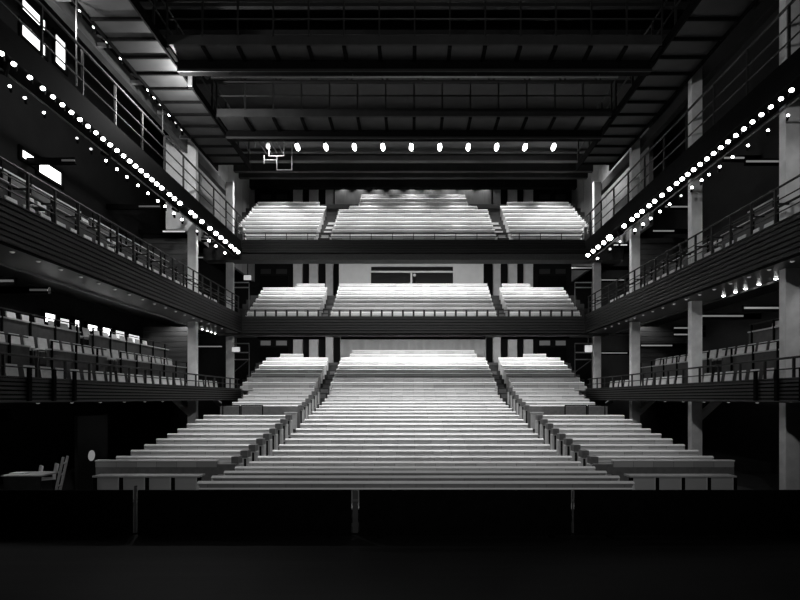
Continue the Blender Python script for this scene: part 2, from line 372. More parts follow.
# railings on the two balcony fronts
def rail_x(label, z0, z1, pitch, pw, mids):
    r = thing('railing', label, 'railing', (0, 28.06, z0)); h = z1 - z0
    MB().box(-8.95, 8.95, -.03, .03, h - .045, h).build('top_rail', M['blacksteel'], r)
    for m_ in mids: MB().tube((-8.95, 0, m_), (8.95, 0, m_), .014).build('mid_rail', M['blacksteel'], r)
    x = -8.9
    while x <= 8.95:
        box(x - pw / 2, x + pw / 2, -.02, .02, 0, h - .045).build('post', M['blacksteel'], r); x += pitch
    return r
rail_x('black railing with close short posts on the middle balcony front', PZ(317, 28) + .031, PZ(309.6, 28), .5563, .10, [])
rail_x('thin black railing on the top balcony front', PZ(240.5, 28) + .031, PZ(232.3, 28), 1.1125, .035, [.22])

GY0, GY1 = 9.6, 27.9
def gallery_front(s, z0, z1, n, label, posts=()):
    r = thing('balcony_fascia', label, 'balcony front', (s * 9.0, GY0, z0)); L = GY1 - GY0
    mb = MB(); slat_front(mb, 0, z1 - z0, n, lambda m, a, b_: m.box(*sorted((-s * .03, s * .02)), 0, L, a, b_)); mb.build('slats', M['fascia'], r)
    box(*sorted((s * .02, s * .16)), 0, L, 0, z1 - z0).build('backing', M['black'], r)
    box(*sorted((-s * .05, s * .2)), 0, L, z1 - z0, z1 - z0 + .03).build('cap', M['fascia'], r)
    for D in posts: box(*sorted((-s * .09, -s * .031)), D - GY0 - .05, D - GY0 + .05, .05, z1 - z0 + .25).build('post', M['black'], r)
    return r
def gallery_rail(s, X, z0, z1, pitch, mids, label, y0=GY0 + .1, y1=GY1 - .05, r_=.022, bracket=False):
    r = thing('railing', label, 'railing', (s * X, y0, z0)); L = y1 - y0; h = z1 - z0
    MB().tube((0, 0, h), (0, L, h), r_ * 1.3).build('top_rail', M['blacksteel'], r)
    for m_ in mids: MB().tube((0, 0, m_), (0, L, m_), r_ * .8).build('mid_rail', M['blacksteel'], r)
    y = 0
    while y <= L:
        mb = box(-.03, .03, y - .022, y + .022, 0, h)
        if bracket: mb.box(*sorted((0, s * .34)), y - .02, y + .02, h * .58, h * .58 + .04)
        mb.build('post', M['blacksteel'], r); y += pitch
    if bracket: box(*sorted((s * .26, s * .34)), 0, L, h * .58 + .04, h * .58 + .07).build('arm_rest', M['blacksteel'], r)
    return r
Z1f, Z1t, Z2f, Z2t = 2.18, 2.76, 5.7, 6.62
for s in (-1, 1):
    sd = SIDE[s]
    gallery_front(s, Z1f, Z1t, 6, 'dark slatted front of the lowest %s side gallery' % sd, [D for D in (12.35, 13.2, 14.0)])
    gallery_front(s, Z2f, Z2t, 7, 'dark slatted front of the middle %s side gallery' % sd)
    gallery_rail(s, 9.12, Z1t + .031, 3.28, 1.05, [.22], 'thin black railing on the lowest %s side gallery' % sd)
    gallery_rail(s, 9.12, Z2t + .031, 7.58, .95, [.3, .62], 'black railing with arm rest on the middle %s side gallery' % sd, bracket=True)
    # slabs
    struct(box(*span(s, 9.17, HW), GY0, 28.6, Z1f, 2.3), 'floor_gallery_lowest_' + sd, M['soffit'])
    struct(box(*span(s, 9.17, 10.4), GY0, 28.0, Z2f, Z2f + .14), 'floor_gallery_edge_' + sd, M['soffit'])
    struct(box(*span(s, 10.4, HW), GY0, 28.0, Z2f + .35, Z2f + .5), 'floor_gallery_middle_' + sd, M['soffit'])
    struct(box(*span(s, 9.17, 10.4), GY0, 28.0, Z2f + .55, Z2f + .69), 'floor_gallery_front_' + sd, M['carpet'])
    e = box(*span(s, 10.4, 10.46), GY0, 28.0, Z2f - .06, Z2f + .35)
    struct(e, 'trim_%d' % (40 + (s > 0)), M['soffit' if s > 0 else 'steel'])  # left trim is paler: the light along its edge is put into the colour
    # top walkway
    zt = 10.15
    w = thing('side_walkway', 'dark steel walkway along the %s wall above the lamp string' % sd, 'walkway', (s * 9.0, GY0, 9.9)); L = GY1 - GY0
    box(*sorted((s * .08, s * .73)), 0, L, 0.1, .3).build('deck', M['black'], w)
    box(*sorted((0, s * .08)), 0, L, -.02, .62).build('edge_girder', M['black'], w)
    gallery_rail(s, 9.04, 10.521, CAMZ + 9.5, 1.6, [.4, .8], 'dark steel railing of the upper %s walkway' % sd, r_=.028)
    # columns
    for D in ((23.9, 28.8) if s < 0 else (14.1, 18.8, 23.9, 28.8)):
        where = {14.1: 'nearest the stage', 18.8: 'second from the stage', 23.9: 'third from the stage', 28.8: 'at the balcony corner'}[D] if s > 0 else {23.9: 'nearer the stage', 28.8: 'at the balcony corner'}[D]
        c = thing('column', 'tall square grey concrete column on the %s side, %s' % (sd, where), 'column', (s * 9.9, D, PIT), 0, 'concrete columns of the side galleries')
        box(-.19, .19, -.13, .13, 0, 13.95 - PIT, bev=.015).build('shaft', M['column'], c)
        MB().prism([(s * .17, 1.85), (s * .17, 2.12), (s * .62, 2.52), (s * .9, 2.52)], -.12, .12, axis='y').build('strut', M['column'], c)
    # top beam over the columns
    struct(box(*span(s, 10.1, 10.34), -1, 30, 13.4, 13.85), 'trim_%d' % (50 + (s > 0)), M['board' if s < 0 else 'wall2'])  # left beam gets a lighter material in place of the light on it
    # boarded cross walls at the gallery ends
    for nm, z0, z1 in (('lowest', 2.3, 5.65), ('middle', 6.2, 9.8)):
        mb = MB(); n_ = 14; hh = (z1 - z0) / n_
        for i in range(n_): mb.box(*span(s, 10.55, HW), 25.0, 25.08, z0 + i * hh + .01, z0 + (i + 1) * hh - .01)
        mb.box(*span(s, 10.55, HW), 25.08, 25.15, z0, z1)
        struct(mb, 'wall_%s_gallery_end_%s' % (nm, sd), M['board'])

# stairs rails beside the rear corner columns (pale tubes on posts)
for s in (-1, 1):
    for nm, ys in (('stalls', (343.5, 352.5, 359.5)), ('middle balcony', (282.5, 287.5))):
        D = 30.2; xa, xb = (234, 249) if s < 0 else (575, 592)
        z0 = (2.3 if nm == 'stalls' else rows2[1][1] - BH)
        r = thing('stair_rail', 'pale steel stair rail in the %s corner at %s level' % (SIDE[s], nm), 'railing', (PX((xa + xb) / 2, D), D, z0))
        hl = abs(PX(xb, D) - PX(xa, D)) / 2
        for y in ys: MB().tube((-hl, 0, PZ(y, D) - z0), (hl, 0, PZ(y, D) - z0), .03).build('rail', M['pale_steel'], r)
        for x in (-hl, hl): MB().tube((x, 0, 0), (x, 0, PZ(ys[0], D) - z0), .03).build('post', M['steel'], r)
        if nm == 'stalls': MB().tube((-hl, 0, PZ(372, D) - z0), (hl, 0, PZ(359.5, D) - z0), .025).build('sloping_rail', M['steel'], r)
# lit exit sign boxes
for x0, x1, y0, y1, D, lab in ((231.5, 240, 346.8, 352.2, 28.5, 'small lit sign box on the left corner column at stalls level'), (243.5, 251.5, 275, 280.3, 29.9, 'small lit sign box in the left corner at middle balcony level'),
                               (584.5, 592.5, 345, 352.5, 28.5, 'small lit sign box on the right corner column at stalls level')):
    t = thing('sign_box', lab, 'sign', (PX((x0 + x1) / 2, D), D, PZ(y1, D)))
    w = (x1 - x0) / F * D / 2; h = (y1 - y0) / F * D
    box(-w, w, 0, .1, 0, h, bev=.01).build('housing', M['steel'], t); box(-w + .02, w - .02, -.012, .002, .02, h - .02).build('lit_face', M['sign'], t)
    if D < 29: box(-.02, .02, .02, .06, h, h + .5).build('hanger', M['steel'], t)
    else: box(-.02, .02, .02, .06, h, h + 1.6).build('hanger', M['black'], t)

# ------------------------------------------------------------------ gallery chairs and parapets
def make_chair():
    r = thing('gallery_chair', '', 'chair', (0, 0, 0))
    MB().prism([(-.20, .42), (-.22, .44), (-.20, .47), (.19, .45), (.2, .42)], -.19, .19).build('seat', M['chair'], r)
    MB().prism([(.17, .46), (.20, .46), (.26, .84), (.23, .84)], -.19, .19).build('backrest', M['chair'], r)
    for x in (-.165, .165):
        MB().tube((x, -.17, 0), (x, -.15, .42), .014, 6).build('leg', M['blacksteel'], r); MB().tube((x, .2, 0), (x, .17, .42), .014, 6).build('leg', M['blacksteel'], r)
    return r
CH = make_chair(); used = [0]
def chair(x, y, z, rz, label, group):
    if not used[0]:
        used[0] = 1; CH.location = (x, y, z); CH.rotation_euler = (0, 0, rz); CH['label'] = label; CH['group'] = group; return
    dup(CH, (x, y, z), label, group, rz)
LEV = {1: 'lowest', 2: 'middle'}
for s in (-1, 1):
    sd = SIDE[s]; rz = s * -math.pi / 2        # backrest away from the hall, seat towards it
    cols = (23.9, 28.8) if s < 0 else (14.1, 18.8, 23.9, 28.8)
    for lv, zf in ((1, 2.3), (2, 6.39)):
        nm = LEV[lv]
        # raised floors of the two rows behind
        struct(box(*span(s, 10.5, 11.5), GY0, 25.0, zf if lv == 1 else zf + .0, zf + .95), 'floor_%s_step_%s' % (nm, sd), M['carpet'])
        struct(box(*span(s, 11.5, HW), GY0, 25.0, zf, zf + 1.75), 'floor_%s_upper_step_%s' % (nm, sd), M['carpet'])
        for row, (X, base, ph, pts) in enumerate(((10.40, zf, 1.40, ((10.2, 14.35), (15.1, 18.0), (18.7, 24.8))), (11.44, zf + .95, 1.31, ((10.2, 18.2), (18.8, 24.8))))):
            if s > 0 and row == 1: pts = pts[:1]
            for i, (a, b_) in enumerate(pts):
                p = thing('gallery_parapet', 'dark parapet, %s from the stage, %s of the %s %s gallery' % (ORD[i + 1], ('middle tier', 'rear tier')[row], nm, sd),
                          'parapet', (s * X, a, base), 0, 'parapets of the %s %s gallery' % (nm, sd))
                box(-.03, .03, 0, b_ - a, .0, ph - .04).build('panel', M['panel'], p); box(-.07, .07, 0, b_ - a, ph - .04, ph).build('ledge', M['ledge'], p)
                y = .1
                while y < b_ - a: box(*sorted((-s * .035, -s * .075)), y - .03, y + .03, .0, ph + .22).build('post', M['black'], p); y += 1.1
                MB().tube((-s * .055, .07, ph + .22), (-s * .055, b_ - a - .1, ph + .22), .02, 6).build('rail', M['blacksteel'], p)
        for row, (X, z, y0, y1, st) in enumerate(((9.72, zf, 11.9, 27.2, .62), (10.92, zf + .95, 12.6, 24.5, .56), (11.95, zf + 1.75, 13.6, 24.5, .62))):
            if lv == 2 and row == 2 and s < 0: y0 = 16
            if s > 0 and row == 2: y1 = 18.2
            y, i = y0, 0
            while y < y1:
                if not (row == 0 and any(abs(y - c) < .55 for c in cols)):
                    i += 1
                    chair(s * X, y, z, rz, 'pale gallery chair, %s from the stage in the %s row of the %s %s gallery' % (ORD[i], ORD[row + 1], nm, sd), 'chairs in the %s row of the %s %s gallery' % (ORD[row + 1], nm, sd))
                y += st

# ------------------------------------------------------------------ catwalks under the roof
UZ = 13.2
for s in (-1, 1):
    sd = SIDE[s]
    c = thing('long_catwalk', 'long steel catwalk with panelled underside high along the %s side' % sd, 'catwalk', (s * 8.55, 5, UZ))
    x0, x1 = -.75, .75; L = 20.4
    for i in range(24):
        y = i * .86
        if y + .8 > L: break
        box(x0, x1, y + .03, y + .83, .02, .06).build('floor_panel', M['deck'], c)
    for i in range(25):
        y = i * .86
        if y > L: break
        box(x0, x1, y - .04, y + .03, -.06, .1).build('joist', M['black'], c)
    for x in (x0 - .06, x1): box(x, x + .06, 0, L, -.08, .22).build('edge_beam', M['black'], c)
    for x in (x0 - .03, x1 + .03):
        for i in range(14): box(x - .03, x + .03, i * 1.55, i * 1.55 + .06, .2, 1.35).build('rail_post', M['blacksteel'], c)
        for z in (.75, 1.35): MB().tube((x, 0, z), (x, L, z), .028).build('rail', M['blacksteel'], c)
def cross(y0, y1, zb, label, lit):
    c = thing('cross_catwalk', label, 'catwalk', (0, y0, UZ)); h = 7.64; d = y1 - y0
    for i in range(14):
        x = -h + i * 2 * h / 14; box(x + .06, x + 2 * h / 14 - .06, 0.02, d, .0, .05).build('floor_panel', M['deck'], c)
    for i in range(15): x = -h + i * 2 * h / 14; box(x - .06, x + .06, .0, d, -.06, .1).build('joist', M['black'], c)
    box(-h, h, d, d + .22, zb - UZ, .25).build('girder', M['black'], c)
    box(-h, h, d - .04, d, zb - UZ, zb - UZ + .08).build('girder_flange', M['blacksteel'], c)
    box(-h, h, -.05, .0, .0, .30).build('toe_board', M['deck'], c)
    for i in range(15): x = -h + i * 2 * h / 14; box(x - .025, x + .025, -.06, -.01, .25, 1.35).build('rail_post', M['blacksteel'], c)
    for z in (.8, 1.35): MB().tube((-h, -.035, z), (h, -.035, z), .03).build('rail', M['blacksteel'], c)
    return c
cross(16.5, 17.2, PZ(72, 17.2), 'steel cross catwalk nearer the stage with panelled underside', 0)
cross(20.7, 21.7, PZ(139, 21.7), 'steel cross catwalk nearer the balconies with panelled underside', 1)
pp = thing('lighting_pipe', 'thin pale pipe slung below the nearer cross catwalk', 'pipe', (0, 17.3, PZ(77, 17.3)))
MB().tube((-6.6, 0, 0), (6.6, 0, 0), .03).build('pipe', M['steel'], pp)
for x in (-6, -2, 2, 6): MB().tube((x, 0, 0), (x, 0, PZ(72, 17.3) - PZ(77, 17.3) + .3), .015).build('hanger', M['blacksteel'], pp)
# roof girders and battens further up, almost lost in the dark
for i, (y, z) in enumerate(((12, 15.6), (14.2, 15.9), (19.0, 16.2), (24.0, 16.4))):
    t = thing('roof_truss', 'black roof truss across the hall, %s from the stage' % ORD[i + 1], 'truss', (0, y, z))
    for dz in (0, 1.1): box(-HW, HW, -.08, .08, dz, dz + .16).build('chord', M['wall2'], t)
    mb = MB(); x = -12.5
    while x < 12.4:
        mb.tube((x, 0, .1), (x + .8, 0, 1.15), .035, 6).tube((x + .8, 0, 1.15), (x + 1.6, 0, .1), .035, 6); x += 1.6
    mb.build('lattice', M['wall2'], t)
# bracing between the left beam and the long catwalk
for i, y in enumerate((13.0, 15.0, 17.0, 19.0, 21.0, 23.0)):
    b = thing('brace', 'grey steel bracket between the left beam and the long catwalk, %s from the stage' % ORD[i + 1], 'bracket', (-10.09, y, 13.6), 0, 'brackets of the left catwalk')
    box(0, .72, -.05, .05, -.12, .0).build('arm', M['steel'], b); MB().tube((0.0, 0, .25), (.7, 0, -.1), .04, 6).build('stay', M['steel'], b)
struct(box(-11.25, -10.12, 24.2, 24.35, 9.95, 14.2), 'wall_pier_left', M['column'])
# thin hanger rods on the left
for i, (x, D, ya, yb) in enumerate(((76.5, 14.6, 0, 86), (162.5, 20.3, 73, 135))):
    t = MB().tube((0, 0, 0), (0, 0, PZ(ya, D) - PZ(yb, D)), .02, 6).build('hanger_rod', M['steel'], None, (PX(x, D), D, PZ(yb, D)))
    tag(t, ('long thin grey hanger rod in front of the left beam', 'thin grey hanger rod below the corner of the left catwalk')[i], 'rod')
# lit folding frame hanging at the left end of the second catwalk
D = 22.4
fr = thing('hanging_truss', 'brightly lit steel tube frame hanging below the left end of the rear cross catwalk', 'frame', (PX(277, D), D, PZ(142, D)))
def L(x, y, dy=0): return (PX(x, D + dy) - PX(277, D), dy, PZ(y, D + dy) - PZ(142, D))
fm = MB()
for pts in (((269, 140), (269, 156), (284, 156), (284, 140)), ((277, 156), (277, 170), (292, 170), (292, 144)), ((264, 155), (264, 164)), ((264, 160), (276, 160), (277, 164)), ((255, 141), (255, 148))):
    for a, b_ in zip(pts, pts[1:]): fm.tube(L(*a), L(*b_), .02, 6)
fm.build('front_loops', M['steel'], fr)
fm = MB()
for a, b_ in (((258, 141), (267, 154)), ((263, 141), (272, 154)), ((276, 141), (283, 153)), ((270, 141), (277, 153))): fm.tube(L(*a), L(*b_, .5), .028, 6)
fm.build('stays', M['steel'], fr)
MB().ball(L(268, 146, .1), .09, (1, 1, 1.6)).build('lamp_bulb', M['tube'], fr)

# ------------------------------------------------------------------ lamps
def make_lamp(name, cat, r, mm, tilt=1.0):
    """can lamp on a yoke: lit lens towards -y (the stage)"""
    o = thing(name, '', cat, (0, 0, 0))
    MB().tube((0, -.02, 0), (0, .26, 0), r * 1.05, 12, r * .8).build('can', M['black'], o, smooth=False)
    MB().ball((0, -.03, 0), r, (1, .55, 1), 12).build('lens', M[mm], o, smooth=True)
    MB().box(-.012, .012, .08, .12, r * .9, r * 1.05 + .16).build('yoke', M['black'], o)
    return o
lampL = make_lamp('string_lamp', 'lamp', .088, 'lens'); lampH = make_lamp('string_lamp', 'lamp', .125, 'lens_hot'); lampS = make_lamp('hanging_spot', 'lamp', .055, 'lens'); lampD = make_lamp('hanging_spot', 'lamp', .055, 'lens_dim')
first = set()
def lamp(proto, x, D, z, label, group, tilt=-.25):
    rz = math.atan2(x, D) * -.8
    if proto.name not in first:
        first.add(proto.name); o = proto; o.location = (x, D, z); o['label'] = label; o['group'] = group
    else: o = dup(proto, (x, D, z), label, group)
    o.rotation_euler = (tilt, 0, rz); k = max(.62, min(1.1, D / 22)); o.scale = (k, k, k); return o
def spread(Ds, gap=.36):
    Ds = sorted(Ds)
    for i in range(1, len(Ds)): Ds[i] = max(Ds[i], Ds[i - 1] + gap)
    return Ds
def pos(s, x, X): return X * F / abs(x - 412)
leftm = [1.5, 14, 30, 43, 46.5, 56, 66, 69, 79, 92, 96.5, 107, 113.5, 117, 124.5, 130.6, 136.5, 140, 147, 151, 159.5, 169.5, 174.5, 180, 191, 195, 202, 210, 216, 221, 225.5, 231, 235, 238]
rightm = [791.5, 787.5, 773, 769.5, 754, 744, 741.5, 738.5, 731, 717, 709, 700, 693.5, 690, 684.5, 678.5, 669.5, 662, 654.5, 649, 642, 637, 632, 624, 609.5, 603.5, 598, 593, 588]
i = 0
for k, D in enumerate(spread([pos(-1, x, 8.92) for x in leftm])):
    lamp(lampL, -8.92 + CAMX, D, CAMZ + 7.47, 'bright lamp of the left lamp string, %s from the stage' % (ORD + ['thirty-third', 'thirty-fourth', 'thirty-fifth'])[k + 1], 'lamps of the left string')
for k, D in enumerate(spread([pos(1, x, 8.92) for x in rightm])):
    hot = k == 24
    lamp(lampH if hot else lampL, 8.92 + CAMX, D, CAMZ + 7.22,
         'largest and brightest lamp of the right lamp string, near the balcony corner' if hot else 'bright lamp of the right lamp string, %s from the stage' % ORD[k + 1], 'lamps of the right string')
leftl = [(10, 1), (25, 1), (44, 1), (77, 0), (91, 0), (106, 1), (117, 1), (127, 1), (138, 1), (148, 1), (158, 1), (165, 1), (174, 1), (182, 1), (197, 0), (209, 1), (216, 1), (225, 1)]
rightl = [(788, 1), (768, 1), (748, 1), (732.5, 1), (719.6, 1), (709, 1), (701.6, 1), (692, 1), (681, 0), (669.5, 1), (660, 1), (650.6, 1), (643, 1), (635, 1), (620, 0), (610, 0), (597.5, 1)]
for sd, X, lst, h in (('left', -9.3, leftl, 7.2), ('right', 9.3, rightl, 6.98)):
    for k, (x, on) in enumerate(lst):
        D = pos(0, x, 9.3)
        lamp(lampS if on else lampD, X + CAMX, D, CAMZ + h, '%s spot hanging below the %s lamp string, %s from the stage' % ('small lit' if on else 'dim', sd, ORD[k + 1]), 'hanging spots below the %s string' % sd)
for sd, X, z in (('left', -9.3, CAMZ + 7.2), ('right', 9.3, CAMZ + 6.98)):
    t = MB().tube((X + CAMX, GY0, z + .24), (X + CAMX, GY1, z + .24), .025).build('lighting_bar', M['blacksteel'])
    tag(t, 'black bar carrying the small spots below the %s lamp string' % sd, 'bar')
# lamps along the outer edge of the left long catwalk
for k, (x, on) in enumerate(((80, 1), (94, 1), (107, 0), (121, 1), (148, 1), (154.5, 1), (160.5, 0), (169.5, 1), (176, 0), (182, 0))):
    D = pos(0, x, 9.42)
    lamp(lampS if on else lampD, -9.42 + CAMX, D, CAMZ + 9.42 * 1.165, 'small %s lamp beneath the outer edge of the left catwalk, %s from the stage' % ('bright' if on else 'dim', ORD[k + 1]), 'lamps on the left catwalk edge')
# ten ceiling lamps over the top balcony
def make_down():
    o = thing('ceiling_lamp', '', 'lamp', (0, 0, 0))
    MB().ball((0, 0, 0), .125, (.95, .95, 1.75), 14).build('bulb', M['lens'], o, smooth=True)
    MB().tube((0, 0, .17), (0, 0, .34), .07, 12, .05).build('socket', M['black'], o)
    return o
dn = make_down()
for k in range(10):
    x = 297.5 + 28.45 * k; D = 29.6; lab = 'lit ceiling lamp over the top balcony, %s from the left' % ORD[k + 1]
    loc = (PX(x, D), D, PZ(147, D)); o = dn if k == 0 else dup(dn, loc, lab)
    o.location = loc; o['label'] = lab; o['group'] = 'row of ceiling lamps over the top balcony'; o.rotation_euler = (0, (x - 425) / 128 * .35, 0)
# recessed lamps in gallery soffits
def make_recess(mm, r):
    o = thing('soffit_lamp', '', 'lamp', (0, 0, 0))
    MB().tube((0, 0, -.03), (0, 0, .0), r * 1.25, 14).build('rim', M['steel'], o); MB().ball((0, 0, -.03), r, (1, 1, .6), 12).build('lens', M[mm], o, smooth=True)
    return o
rc = {'on': make_recess('lens', .055), 'dim': make_recess('glow_low', .05)}; seen = set()
def recess(k, loc, label, group):
    o = rc[k] if k not in seen else dup(rc[k], loc, label)
    seen.add(k); o.location = loc; o['label'] = label; o['group'] = group
for sd, s in (('left', -1), ('right', 1)):
    xs = (197, 202, 207, 211, 215) if s < 0 else (776, 759, 745.5, 735.5, 723.5)
    for k, x in enumerate(xs):
        D = 10.32 * F / abs(x - 412)
        recess('on', (s * 10.32 + CAMX, D, Z2f + .012), 'bright recessed lamp under the middle %s gallery, %s from the stage' % (sd, ORD[k + 1]), 'bright soffit lamps of the %s gallery' % sd)
    y = 11.5; k = 0
    while y < 26:
        k += 1; recess('dim', (s * 9.33, y, Z2f + .012), 'dim recessed lamp near the edge under the middle %s gallery, %s from the stage' % (sd, ORD[k]), 'dim soffit lamps of the middle %s gallery' % sd); y += .85
    y = 12.0; k = 0
    while y < 24:
        k += 1; recess('dim', (s * 10.6, y, Z1f + .012), 'dim recessed lamp under the lowest %s gallery, %s from the stage' % (sd, ORD[k]), 'dim soffit lamps of the lowest %s gallery' % sd); y += 1.5
# cross battens between gallery and wall (pale strips)
BT = [(746, 781, 161.5, 18.0, 'glow_low'), (724, 744, 158, 19.5, 'glow_low'), (665, 690, 206.8, 23.5, 'glow_low'), (653, 674, 231, 24.4, 'glow_low'), (614, 627, 245, 28.2, 'tube'), (600, 624, 280, 29.3, 'glow_low'), (572, 592, 268, 31.5, 'glow_low'),
      (702, 743, 316, 19.5, 'glow_low'), (744, 786, 308, 17.5, 'glow_low'), (674, 689, 328, 23.2, 'glow_low'), (674, 689, 334.5, 23.2, 'glow_low'), (600, 627, 353, 29.4, 'glow_low'), (641, 672, 345.5, 24.8, 'glow_low'),
      (163, 185, 231.5, 24.6, 'tube'), (195, 218, 239.3, 28.4, 'glow_dim'), (196, 218, 257.5, 28.3, 'glow_low'), (139, 160, 206.5, 22.0, 'glow_dim'), (196, 222, 346.5, 28.4, 'glow_low'), (62, 75, 160.5, 17.4, 'glow_dim'), (0, 14, 281, 13.6, 'glow_dim'), (30, 48, 290, 16.0, 'glow_dim')]
for i, (xa, xb, y, D, mm) in enumerate(BT):
    s = 1 if xa > 412 else -1; a, b_ = PX(xa, D), PX(xb, D); z = PZ(y, D)
    t = thing('wall_batten', 'thin pale strip with added glow on a dark beam, %s of the %s side strips' % (ORD[i + 1 if s > 0 else i - 12], SIDE[s]), 'strip light', ((a + b_) / 2, D, z), 0, 'pale strips of the %s side' % SIDE[s])
    w = (b_ - a) / 2; cx = (a + b_) / 2
    box(-w, w, -.03, 0, -.028, .028).build('tube', M[mm], t)  # no lamp: light reflected off the strip is put in as glow
    far = s * (HW - .01) - cx; near = -s * w
    box(min(near, far), max(near, far), .0, .12, -.1, .1).build('beam', M['black'], t)

# ------------------------------------------------------------------ bright openings on the left wall
def wallwin(n, pts, m, X=-HW + .03):
    """quad of photo corners (left x, right x, y at left top/bottom, y at right top/bottom) set on the left wall"""
    xa, xb, ta, ba, tb, bb = pts
    Da, Db = abs(X - CAMX) * F / (412 - xa), abs(X - CAMX) * F / (412 - xb)
    z1 = (PZ(ta, Da) + PZ(tb, Db)) / 2; z0 = (PZ(ba, Da) + PZ(bb, Db)) / 2
    o = MB().box(X - .02, X, Da, Db, z0, z1).build('window_%d' % n, m); o['kind'] = 'structure'
    f = MB()
    for y in (Da, Db): f.box(X - .025, X + .05, y - .06, y + .06, z0 - .06, z1 + .06)
    for z in (z0, z1): f.box(X - .025, X + .05, Da, Db, z - .05, z + .05)
    nb = max(1, int((Db - Da) / .75))
    for i in range(1, nb): y = Da + (Db - Da) * i / nb; f.box(X - .025, X + .04, y - .03, y + .03, z0, z1)
    f.build('window_frame', M['black'], o)
wallwin(1, (20, 46, 4, 20, 12, 24), M['day'])
wallwin(2, (20, 46, 28, 40, 36, 55), M['day'])
wallwin(3, (53.5, 66, 30, 62, 44, 74), M['day'])
wallwin(4, (20, 35, 145, 157, 158, 168), M['day'])
wallwin(5, (37, 62, 157, 172, 172, 188), M['day'])
wallwin(6, (43, 56, 311, 322, 314, 326), M['day'])
wallwin(7, (58, 70, 316, 327, 319, 329), M['day2'])
wallwin(8, (73, 80, 318, 329, 320, 330), M['day'])
wallwin(9, (86, 98, 323, 331, 325, 334), M['day'])
wallwin(10, (101, 111, 326, 335, 328, 337), M['day'])
wallwin(11, (114, 125, 329, 339, 331, 341), M['day2'])
wallwin(12, (127, 140, 333, 343, 335, 344), M['day2'])

# ------------------------------------------------------------------ stage edge screens
D = 8.95; zt = PZ(490, D)
edges = [(-60, 132.5, 'leftmost black stage edge screen'), (138.3, 351.3, 'black stage edge screen left of the centre gap'), (359.3, 570.8, 'black stage edge screen right of the centre gap'), (574.5, 900, 'rightmost black stage edge screen')]
for xa, xb, lab in edges:
    a, b_ = PX(xa, D), PX(xb, D); t = thing('stage_screen', lab + ', low and blank', 'screen', ((a + b_) / 2, D, 0)); w = (b_ - a) / 2
    box(-w, w, -.025, .025, .0, zt, bev=.006).build('panel', M['black'], t)
    for x in (-w * .8, w * .8): box(x - .04, x + .04, -.2, .2, 0, .03).build('foot', M['black'], t)
for x, lab, w in ((135.6, 'thin pale post in the left gap of the stage edge screens', .018), (355.3, 'grey post in the centre gap of the stage edge screens', .045), (572.7, 'thin grey post in the right gap of the stage edge screens', .01)):
    t = thing('screen_post', lab, 'post', (PX(x, D + .08), D + .08, 0)); box(-w, w, -.02, .02, .02, zt + (.06 if x < 200 else -.02)).build('post', M['steel' if x < 200 else 'panel'], t)
    box(-w - .02, w + .02, -.05, .05, 0, .02).build('foot', M['black'], t)
    box(-w - .004, w + .004, -.03, .03, .55, .59).build('collar', M['steel'], t)

# ------------------------------------------------------------------ things under the left gallery
D = 13.4
tb = thing('folding_table', 'dark folding table with pale top under the left gallery', 'table', (PX(31, D), D, PIT))
box(-.5, .5, -.35, .35, .72, .76, bev=.01).build('tabletop', M['ledge'], tb)
box(-.42, .44, -.32, -.3, .1, .72).build('modesty_panel', M['panel'], tb)
for x in (-.45, .45):
    for y in (-.3, .3): MB().tube((x, y, 0), (x, y, .72), .02, 6).build('leg', M['blacksteel'], tb)
pa = box(-.18, .18, -.12, .12, 0, .03).build('papers', M['paper'], None, (PX(20, 13.3), 13.3, PIT + .765)); tag(pa, 'loose stack of white papers on the dark folding table', 'papers')
for i, x in enumerate((30.5, 46.5)):
    dup(CH, (PX(x, 14.1 + .5 * i), 14.1 + .5 * i, PIT), ('pale chair behind the left half of the folding table', 'pale chair behind the right end of the folding table')[i], 'chairs behind the folding table', -.8)
ld = thing('folding_ladder', 'pale folded ladder leaning upright beside the folding table', 'ladder', (PX(60, 13.0), 13.0, PIT), -1.35)
for x in (-.13, .13): MB().tube((x, -.12, 0), (x, .12, 1.22), .03, 6).build('rail', M['palend'], ld)
for k in range(4): z = .25 + .27 * k; MB().tube((-.13, -.12 + .2 * z, z), (.13, -.12 + .2 * z, z), .02, 6).build('rung', M['palend'], ld)
dr = box(-.04, .04, -.72, .72, 0, 2.15).build('door_7', M['wall'], None, (-9.2, 15.2, PIT)); dr['kind'] = 'structure'
MB().tube((.03, -.1, 1.02), (.055, -.1, 1.02), .15, 20).build('porthole', M['glow_low'], dr)
for s in (-1, 1):
    a, b_ = span(s, 5.1, 5.6); pr = thing('aisle_pier', 'pale square pier at the inner end of the cross aisle in the %s side stalls' % SIDE[s], 'pier', ((a + b_) / 2, 23.2, rowsB[13][1] - BH))
    box(-.25, .25, -.13, .13, 0, PZ(413.5, 22.7) - (rowsB[13][1] - BH), bev=.01).build('block', M['ledge'], pr); box(-.27, .27, -.15, .15, PZ(413.5, 22.7) - (rowsB[13][1] - BH), PZ(413.5, 22.7) - (rowsB[13][1] - BH) + .04).build('cap', M['palend'], pr)

